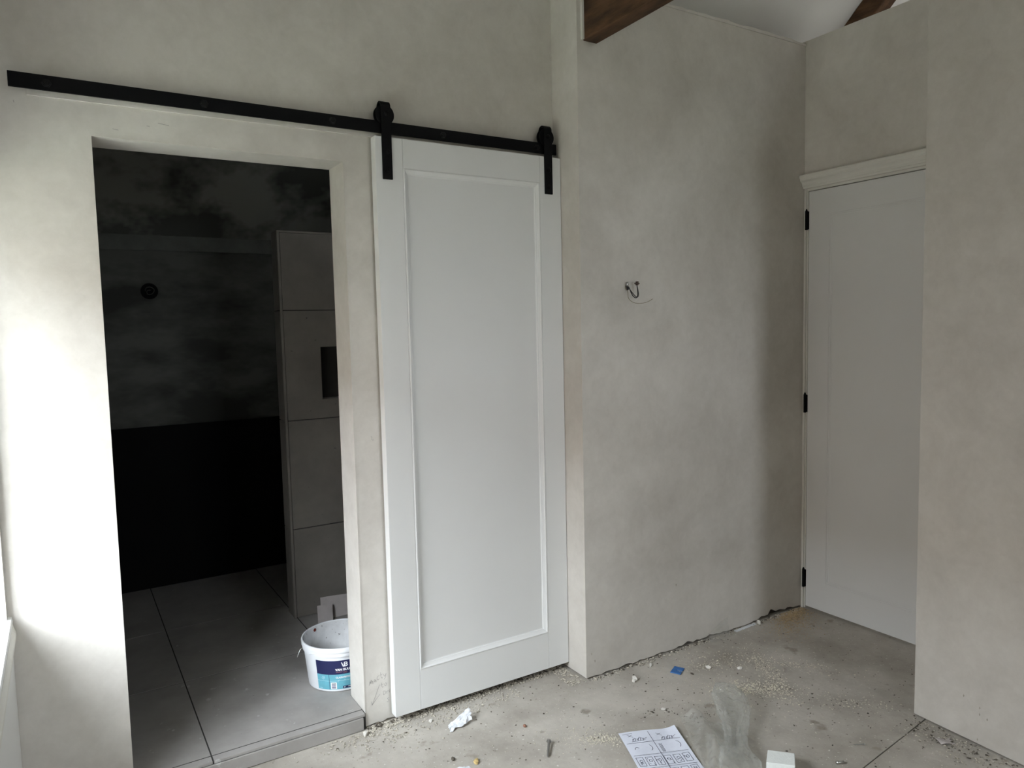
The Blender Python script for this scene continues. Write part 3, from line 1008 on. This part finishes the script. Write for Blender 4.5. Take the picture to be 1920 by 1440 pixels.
# cards leaning behind the bucket
for (x0, x1, zt, y0, lab, nm) in ((0.985, 1.06, 0.075, 3.43, 'small pale card offcut leaning behind the bucket, left of the wider one', 'card_offcut'),
                                  (1.014, 1.22, 0.098, 3.47, 'wider pinkish-grey card offcut leaning behind the bucket', 'card_offcut')):
    m_ = MB()
    def cf(u, v, x0=x0, x1=x1, zt=zt, y0=y0):
        top = zt * (1 - 0.12 * u)
        return (x0 + (x1 - x0) * u + 0.012 * v, y0 + 0.045 * v + 0.002 * math.sin(u * 7) * v, ZB + 0.001 + top * v)
    m_.grid(cf, 10, 4)
    o = m_.build(nm, M['card'], solid=0.0025)
    tag(o, lab, 'card')

# ================================================================ THINGS ON THE FLOOR
# drawing sheet
PO = Vector((1.632, 1.962))
PU = Vector((0.925, -0.380))
PV = Vector((-0.380, -0.925))
PW, PH = 0.213, 0.297


def sheet(u, v, off=0.0):
    p = PO + PU * (u * PW) + PV * (v * PH)
    z = 0.003 + 0.010 * max(0, u - 0.75) ** 2 * 16 * max(0, 1 - v * 1.5) + 0.002 * math.sin(u * 5 + v * 3) + 0.0015 + off
    return (p.x, p.y, z)


ps = MB().grid(lambda u, v: sheet(u, v), 14, 18).build('instruction_sheet', M['paper'], smooth=True)
tag(ps, 'bluish-white instruction sheet with small line drawings on the floor', 'paper')
ln = []
rs = random.Random(11)


def circ(cx, cy, r, n=8, a0=0, a1=360):
    return [(cx + r * math.cos(R_(a0 + (a1 - a0) * k / n)), cy + r * math.sin(R_(a0 + (a1 - a0) * k / n))) for k in range(n + 1)]


ln += [[(0.05, 0.05), (0.22, 0.045)], [(0.5, 0.03), (0.5, 0.97)], [(0.04, 0.25), (0.96, 0.25)], [(0.04, 0.5), (0.96, 0.5)], [(0.04, 0.75), (0.96, 0.75)]]
for ox, oy in ((0.06, 0.04), (0.56, 0.05)):
    ln += [[(ox + 0.06, oy + 0.03), (ox + 0.14, oy + 0.09)], [(ox + 0.06, oy + 0.07), (ox + 0.14, oy + 0.04)],
           [(ox + 0.08, oy + 0.18), (ox + 0.32, oy + 0.16)], [(ox + 0.12, oy + 0.15), (ox + 0.15, oy + 0.11), (ox + 0.20, oy + 0.15), (ox + 0.24, oy + 0.10), (ox + 0.30, oy + 0.14), (ox + 0.36, oy + 0.12)]]
    for k in range(5):
        ln.append([(ox + 0.12 + 0.045 * k, oy + 0.12), (ox + 0.10 + 0.045 * k, oy + 0.17)])
ln += [circ(0.36, 0.36, 0.06, 7, -60, 70), circ(0.84, 0.35, 0.07, 7, -70, 60), circ(0.16, 0.38, 0.04, 6, 180, 330)]
for k in range(3):
    ln.append([(0.56 + 0.02 * k, 0.30), (0.56 + 0.02 * k, 0.46)])
for r_ in range(2):
    for c_ in range(6):
        x_, y_ = 0.05 + c_ * 0.155, 0.54 + r_ * 0.24
        w_, h_ = 0.11, 0.16
        ln += [[(x_, y_), (x_ + w_, y_), (x_ + w_, y_ + h_), (x_, y_ + h_), (x_, y_)]]
        for q_ in range(3):
            ax, ay = x_ + rs.uniform(0.01, 0.09), y_ + rs.uniform(0.02, 0.13)
            ln.append([(ax, ay), (ax + rs.uniform(-0.03, 0.04), ay + rs.uniform(0.02, 0.05))])
        ln.append(circ(x_ + 0.06, y_ + 0.07, 0.025, 6))
ln = [[(a * PW, b * PH) for a, b in l_] for l_ in ln]
strokes(ln, 0.0016, lambda x, y: sheet(x / PW, y / PH, 0.0007), 'printed_drawings', M['ink'], ps)

# clear plastic bag: pouch, pinched neck, flared mouth, and a flap beside the sheet
bag = MB()
spine = [(2.150, 1.960), (2.125, 1.905), (2.090, 1.850), (2.040, 1.790), (1.985, 1.735), (1.935, 1.690), (1.880, 1.640), (1.830, 1.580), (1.790, 1.520)]
hw = [0.030, 0.056, 0.066, 0.062, 0.042, 0.030, 0.046, 0.068, 0.072]
hh = [0.050, 0.075, 0.082, 0.075, 0.055, 0.042, 0.050, 0.050, 0.040]
sp = arc([(a, b, 0) for a, b in spine], 12)


def lerp(L, t):
    t = t * (len(L) - 1)
    i = min(int(t), len(L) - 2)
    return L[i] + (L[i + 1] - L[i]) * (t - i)


ns, nv = len(sp), 96
base = len(bag.v)
for i, p in enumerate(sp):
    t = i / (ns - 1)
    tg = (sp[min(i + 1, ns - 1)] - sp[max(i - 1, 0)]).normalized()
    sd = Vector((tg.y, -tg.x, 0))
    w_, h_ = lerp(hw, t), lerp(hh, t)
    for k in range(nv):
        a = 2 * math.pi * k / nv
        q = p + sd * (w_ * math.cos(a)) + Vector((0, 0, h_ * 0.5 + h_ * 0.5 * math.sin(a)))
        s = noise.noise(Vector((q.x * 16, q.y * 16, q.z * 22 + 3))) - 0.8 * abs(noise.noise(Vector((q.x * 30 + 7, q.y * 30, q.z * 30))))
        pleat = math.sin(a * 7 + 5 * noise.noise(Vector((t * 5, a, 0)))) * (0.002 + 0.006 * math.exp(-((t - 0.6) / 0.14) ** 2))
        q = q + (sd * math.cos(a) + Vector((0, 0, math.sin(a)))) * (s * 0.013 + pleat + 0.004 * noise.noise(Vector((q.x * 60, q.y * 60, q.z * 60))))
        q.z = max(q.z, 0.003)
        bag.v.append(tuple(q))
for i in range(ns - 1):
    for k in range(nv):
        a, b = base + i * nv + k, base + i * nv + (k + 1) % nv
        bag.f.append((a, b, b + nv, a + nv))
bag.f.append(tuple(base + k for k in range(nv)))


def flap(u, v):
    A = Vector((1.895, 1.925, 0)).lerp(Vector((1.70, 1.60, 0)), v)
    B = Vector((1.99, 1.78, 0)).lerp(Vector((1.86, 1.60, 0)), v)
    p = A.lerp(B, u)
    z = 0.012 + 0.030 * math.exp(-((u - 0.35 - 0.2 * v) / 0.18) ** 2) + 0.018 * math.sin(u * 9 + v * 6) ** 2 * v
    z += 0.012 * noise.noise(Vector((p.x * 22, p.y * 22, 1))) - 0.010 * abs(noise.noise(Vector((p.x * 35, p.y * 35, 3))))
    p.x += 0.006 * noise.noise(Vector((p.x * 30, p.y * 30, 5)))
    return (p.x, p.y, max(z, 0.009))


bag.grid(flap, 50, 60)
bo = bag.build('plastic_bag', M['film'], smooth=True)
tag(bo, 'crumpled clear plastic bag pinched in the middle beside the sheet', 'plastic bag')

# foam block
fo = MB()
P4 = [(1.936, 1.552), (1.988, 1.486), (1.930, 1.440), (1.874, 1.508)]
hs = [0.046, 0.050, 0.050, 0.046]
fo.add([(x, y, 0.0) for x, y in P4] + [(x, y, h_) for (x, y), h_ in zip(P4, hs)],
       [(3, 2, 1, 0), (4, 5, 6, 7), (0, 1, 5, 4), (1, 2, 6, 5), (2, 3, 7, 6), (3, 0, 4, 7)])
o = fo.build('foam_block', M['foam'], bevel=0.002)
tag(o, 'small white foam block on the floor at the bottom edge', 'foam block')

# blue shim
sh = MB()
ang = R_(-52)
def loc2(x, y, cx, cy, a):
    return (cx + x * math.cos(a) - y * math.sin(a), cy + x * math.sin(a) + y * math.cos(a))
outl = [(-0.030, -0.022), (-0.005, -0.022), (-0.005, 0.004), (0.005, 0.004), (0.005, -0.022), (0.030, -0.022), (0.030, 0.022), (-0.030, 0.022)]
sh.prism([loc2(x, y, 2.155, 2.195, R_(28)) for x, y in outl], 'z', 0.001, 0.005)
o = sh.build('plastic_shim', M['blue'], bevel=0.0008)
tag(o, 'flat blue plastic shim with a slot lying near the projecting wall', 'shim')

# long bolt
def screw(name, head, tip, r, m, lab, cat):
    e = empty(name, ((head[0] + tip[0]) / 2, (head[1] + tip[1]) / 2, 0.0))
    tag(e, lab, cat)
    h_, t_ = Vector(head), Vector(tip)
    d = (t_ - h_).normalized()
    L = (t_ - h_).length
    path, rad = [], []
    n = 40
    for i in range(n + 1):
        s = i / n
        path.append(h_ + d * (L * s))
        k = r * (1 if s < 0.93 else (1 - s) / 0.07 * 0.8 + 0.1)
        if s > 0.35 and i % 2:
            k *= 0.75
        rad.append(k)
    MB().tube(path, rad, 10).build('shank', m, e, smooth=True)
    MB().tube([h_ - d * r * 1.2, h_ - d * r * 1.0, h_, h_ + d * 0.0005], [r * 1.5, r * 2.1, r * 2.1, r * 0.9], 6).build('head', m, e)
    return e


screw('coach_screw', (1.388, 2.050, 0.012), (1.338, 1.985, 0.005), 0.0042, M['dark_steel'], 'grey steel coach screw lying alone on the floor before the sliding door', 'screw')
screw('wood_screw', (2.290, 1.432, 0.007), (2.262, 1.455, 0.003), 0.0018, M['dark_steel'], 'tiny dark screw lying behind the foam block', 'screw')
o = MB().tube([(2.118, 1.420, 0.005), (2.128, 1.416, 0.006), (2.140, 1.408, 0.006)], [0.005, 0.0042, 0.005], 10).build('metal_ferrule', M['steel'], smooth=True)
tag(o, 'tiny shiny metal ferrule right of the foam block', 'ferrule')

# crumpled tissue and scraps
ti = MB()
def tf(u, v):
    x = 1.132 + 0.10 * u + 0.012 * v
    y = 2.312 + 0.045 * v + 0.018 * u
    z = 0.004 + 0.036 * u * (0.25 + 0.75 * v) + 0.007 * noise.noise(Vector((u * 3, v * 3, 2))) + 0.003 * abs(noise.noise(Vector((u * 9, v * 9, 7))))
    return (x + 0.008 * noise.noise(Vector((u * 3, v * 5, 9))), y + 0.010 * noise.noise(Vector((u * 5, v * 3, 4))), max(z, 0.002))
o = ti.grid(tf, 18, 14).build('paper_scrap', M['paper_white'], solid=0.0008)
tag(o, 'crumpled white paper scrap on the floor in front of the sliding door', 'paper')
o = MB().grid(lambda u, v: (1.015 + 0.075 * u, 2.075 + 0.038 * v - 0.02 * u, 0.003 + 0.012 * math.sin(3.1 * u) * math.sin(3.1 * v) + 0.003 * noise.noise(Vector((u * 6, v * 6, 1)))), 12, 8).build('paper_scrap', M['paper_white'], solid=0.0008)
tag(o, 'white scrap cut off by the bottom edge, next to yellow chip', 'paper')
o = MB().grid(lambda u, v: loc2(0.052 * (u - 0.5), 0.036 * (v - 0.5), 2.545, 1.290, R_(-30)) + (0.003 + 0.003 * math.sin(4 * u + 2 * v),), 6, 5).build('cardboard_scrap', M['card'], solid=0.0012)
tag(o, 'flat beige cardboard scrap by the foot of the near right wall', 'cardboard')


o = MB().prism([(2.665, 2.318), (2.815, 2.326), (2.815, 2.343), (2.665, 2.336)], 'z', 0.0005, 0.004).build('plastic_strip', M['paper_white'], bevel=0.0008)
tag(o, 'flat white strip lying along the foot of the projecting wall', 'strip')
def cf2(u, v):
    return (2.47 + 0.13 * u + 0.02 * v, 2.335 - 0.035 * (1 - v) + 0.006 * noise.noise(Vector((u * 5, v * 5, 2))), 0.003 + 0.075 * v * (0.4 + 0.6 * u) + 0.004 * noise.noise(Vector((u * 7, v * 7, 5))))
o = MB().grid(cf2, 16, 10).build('film_scrap', M['film'], smooth=True)
tag(o, 'small clear film scrap leaning against the projecting wall', 'plastic film')


def rock(name, m, c, s, lab, cat, seed, group=None):
    bm = bmesh.new()
    bmesh.ops.create_icosphere(bm, subdivisions=1, radius=1.0)
    r = random.Random(seed)
    for v in bm.verts:
        k = r.uniform(0.7, 1.2)
        v.co = Vector((v.co.x * s[0] * k, v.co.y * s[1] * k, max(-0.6, v.co.z) * s[2] * k))
    zmin = min(v.co.z for v in bm.verts)
    for v in bm.verts:
        v.co.z -= zmin
    me = bpy.data.meshes.new(name)
    bm.to_mesh(me)
    bm.free()
    me.materials.append(m)
    o = bpy.data.objects.new(name, me)
    o.location = (c[0], c[1], 0.0)
    o.rotation_euler = (0, 0, r.uniform(0, 6))
    C.objects.link(o)
    tag(o, lab, cat, group)
    return o


rock('plaster_chunk', M['chunk'], (1.958, 2.240), (0.016, 0.011, 0.011), 'white plaster chunk near the corner of the projecting wall', 'rubble', 1)
rock('plaster_chunk', M['chunk'], (1.938, 2.226), (0.008, 0.008, 0.010), 'small white plaster lump touching the larger chunk near the wall corner', 'rubble', 2)
rock('plaster_chunk', M['chunk'], (2.282, 2.140), (0.013, 0.010, 0.009), 'pale plaster chunk just right of the blue shim', 'rubble', 3)
rock('plaster_chunk', M['chunk'], (1.884, 1.997), (0.010, 0.012, 0.006), 'pale plaster chip on the floor above the instruction sheet', 'rubble', 4)
rock('plaster_chunk', M['chunk'], (2.385, 2.06), (0.011, 0.009, 0.009), 'pale grey plaster chunk further right of the blue shim', 'rubble', 5)
rock('plaster_chunk', M['chunk'], (2.83, 2.325), (0.014, 0.009, 0.012), 'plaster lump wedged at the foot of the projecting wall', 'rubble', 6)
rock('plaster_chunk', M['chunk'], (1.105, 2.425), (0.010, 0.010, 0.008), 'white plaster crumb below the left part of the sliding door', 'rubble', 7)
rock('plaster_chunk', M['chunk'], (0.865, 2.475), (0.014, 0.010, 0.012), 'plaster lump at the end of the tiled step', 'rubble', 8)
rock('wood_chip', M['yellow'], (1.122, 2.102), (0.020, 0.010, 0.008), 'yellow wood chip on the floor at the bottom edge', 'wood chip', 9)
rock('dirt_clod', M['crumb_dark'], (1.062, 2.158), (0.007, 0.009, 0.008), 'small black clod left of the yellow chip', 'rubble', 10)
rock('brick_crumb', M['brick'], (1.380, 2.196), (0.010, 0.008, 0.006), 'reddish brick crumb right of the crumpled white scrap', 'rubble', 12)
rock('dirt_clod', M['crumb_dark'], (2.185, 2.14), (0.010, 0.006, 0.005), 'small dark clod just in front of the blue shim', 'rubble', 13)
rock('plaster_chunk', M['chunk'], (2.10, 2.30), (0.022, 0.007, 0.005), 'flat plaster flake at the wall foot left of the shim', 'rubble', 14)


# ---- uncountable crumbs
def crumbs(name, m, zones, lab, cat, seed):
    r = random.Random(seed)
    mb = MB()
    for (kind, a, n, s0, s1) in zones:
        for _ in range(n):
            if kind == 'g':
                cx, cy, sx, sy, an = a
                x, y = loc2(r.gauss(0, sx), r.gauss(0, sy), cx, cy, R_(an))
            else:
                x, y = r.uniform(a[0], a[1]), r.uniform(a[2], a[3])
            if (y > YM - 0.004 and x > 1.775) or y > YA - 0.004 or x < -0.15:
                continue
            rel = Vector((x, y)) - PO
            if -0.004 < rel.dot(PU) < PW + 0.004 and -0.004 < rel.dot(PV) < PH + 0.004:
                continue
            if 1.87 < x < 1.992 and 1.435 < y < 1.556:
                continue
            if XL < x < XR and y > 2.50:
                continue
            if x > 2.62 - 0.0663 * (1.448 - y) and y < 1.455 or x > XE - 0.01:
                continue
            s = s0 + (s1 - s0) * r.random() ** 2.2
            q = [Vector((1, 0, 0.5)), Vector((-1, 0, 0.5)), Vector((0, 1, 0.5)), Vector((0, -1, 0.5)), Vector((0, 0, 1.1)), Vector((0, 0, 0.0))]
            th = r.uniform(0, 6.3)
            ex, ey, ez = r.uniform(0.5, 1.3), r.uniform(0.5, 1.3), r.uniform(0.5, 1.1)
            vs_ = []
            for p in q:
                px, py = p.x * ex * s * r.uniform(0.7, 1.2), p.y * ey * s * r.uniform(0.7, 1.2)
                vs_.append((x + px * math.cos(th) - py * math.sin(th), y + px * math.sin(th) + py * math.cos(th), p.z * ez * s))
            mb.add(vs_, [(0, 2, 4), (2, 1, 4), (1, 3, 4), (3, 0, 4), (2, 0, 5), (1, 2, 5), (3, 1, 5), (0, 3, 5)])
    o = mb.build(name, m)
    tag(o, lab, cat, kind='stuff')
    return o


crumbs('plaster_crumbs', M['crumb'], [
    ('u', (0.89, 1.79, 2.475, 2.52), 2200, 0.0012, 0.0068),
    ('u', (0.92, 1.5, 2.38, 2.50), 900, 0.001, 0.0063),
    ('u', (1.70, 1.79, 2.34, 2.52), 360, 0.001, 0.0075),
    ('u', (1.79, 3.15, 2.315, 2.346), 630, 0.001, 0.0075),
    ('u', (0.5, 3.1, 1.2, 2.5), 1620, 0.0008, 0.0040),
    ('g', (0.85, 2.47, 0.06, 0.03, -20), 288, 0.001, 0.0075),
    ('g', (0.80, 2.44, 0.14, 0.05, -30), 288, 0.001, 0.0050),
    ('g', (2.26, 2.16, 0.06, 0.02, -20), 216, 0.001, 0.0063),
    ('u', (2.45, 2.63, 1.05, 1.45), 360, 0.001, 0.0063)],
    'pale plaster crumbs scattered over the floor and wall feet', 'debris', 21)
crumbs('dark_crumbs', M['crumb_dark'], [
    ('u', (0.89, 1.79, 2.495, 2.521), 260, 0.0015, 0.0100),
    ('u', (0.7, 3.1, 1.2, 2.45), 756, 0.0008, 0.0050),
    ('u', (1.79, 3.15, 2.33, 2.347), 288, 0.001, 0.0075),
    ('g', (2.0, 1.90, 0.10, 0.04, -30), 90, 0.001, 0.0045),
    ('g', (1.84, 2.02, 0.03, 0.02, 0), 30, 0.001, 0.0063),
    ('g', (2.42, 1.70, 0.16, 0.08, -40), 130, 0.001, 0.0050),
    ('u', (2.50, 2.63, 1.05, 1.45), 216, 0.001, 0.0063)],
    'dark grit scattered over the concrete floor', 'debris', 22)
crumbs('pale_granules', M['grain'], [
    ('g', (2.30, 1.91, 0.09, 0.035, -38), 990, 0.0015, 0.0056),
    ('g', (2.45, 1.95, 0.12, 0.03, 60), 630, 0.0012, 0.0050),
    ('g', (2.40, 2.14, 0.12, 0.05, -30), 396, 0.001, 0.0050),
    ('g', (2.62, 1.93, 0.10, 0.03, -60), 288, 0.001, 0.0050),
    ('g', (1.575, 1.965, 0.05, 0.018, -35), 468, 0.0012, 0.0050),
    ('g', (2.12, 1.86, 0.03, 0.05, 40), 216, 0.001, 0.0037),
    ('g', (2.52, 1.62, 0.08, 0.03, -40), 198, 0.001, 0.0050),
    ('g', (1.50, 2.05, 0.10, 0.05, -35), 216, 0.001, 0.0037)],
    'pale granules spilt around the plastic bag and sheet', 'debris', 23)
crumbs('sawdust', M['sawdust'], [
    ('g', (3.07, 2.315, 0.07, 0.028, 20), 5200, 0.001, 0.0044),
    ('g', (3.00, 2.26, 0.13, 0.06, 25), 2600, 0.0008, 0.0035)],
    'heap of tan sawdust in the corner below the hinged door', 'sawdust', 24)
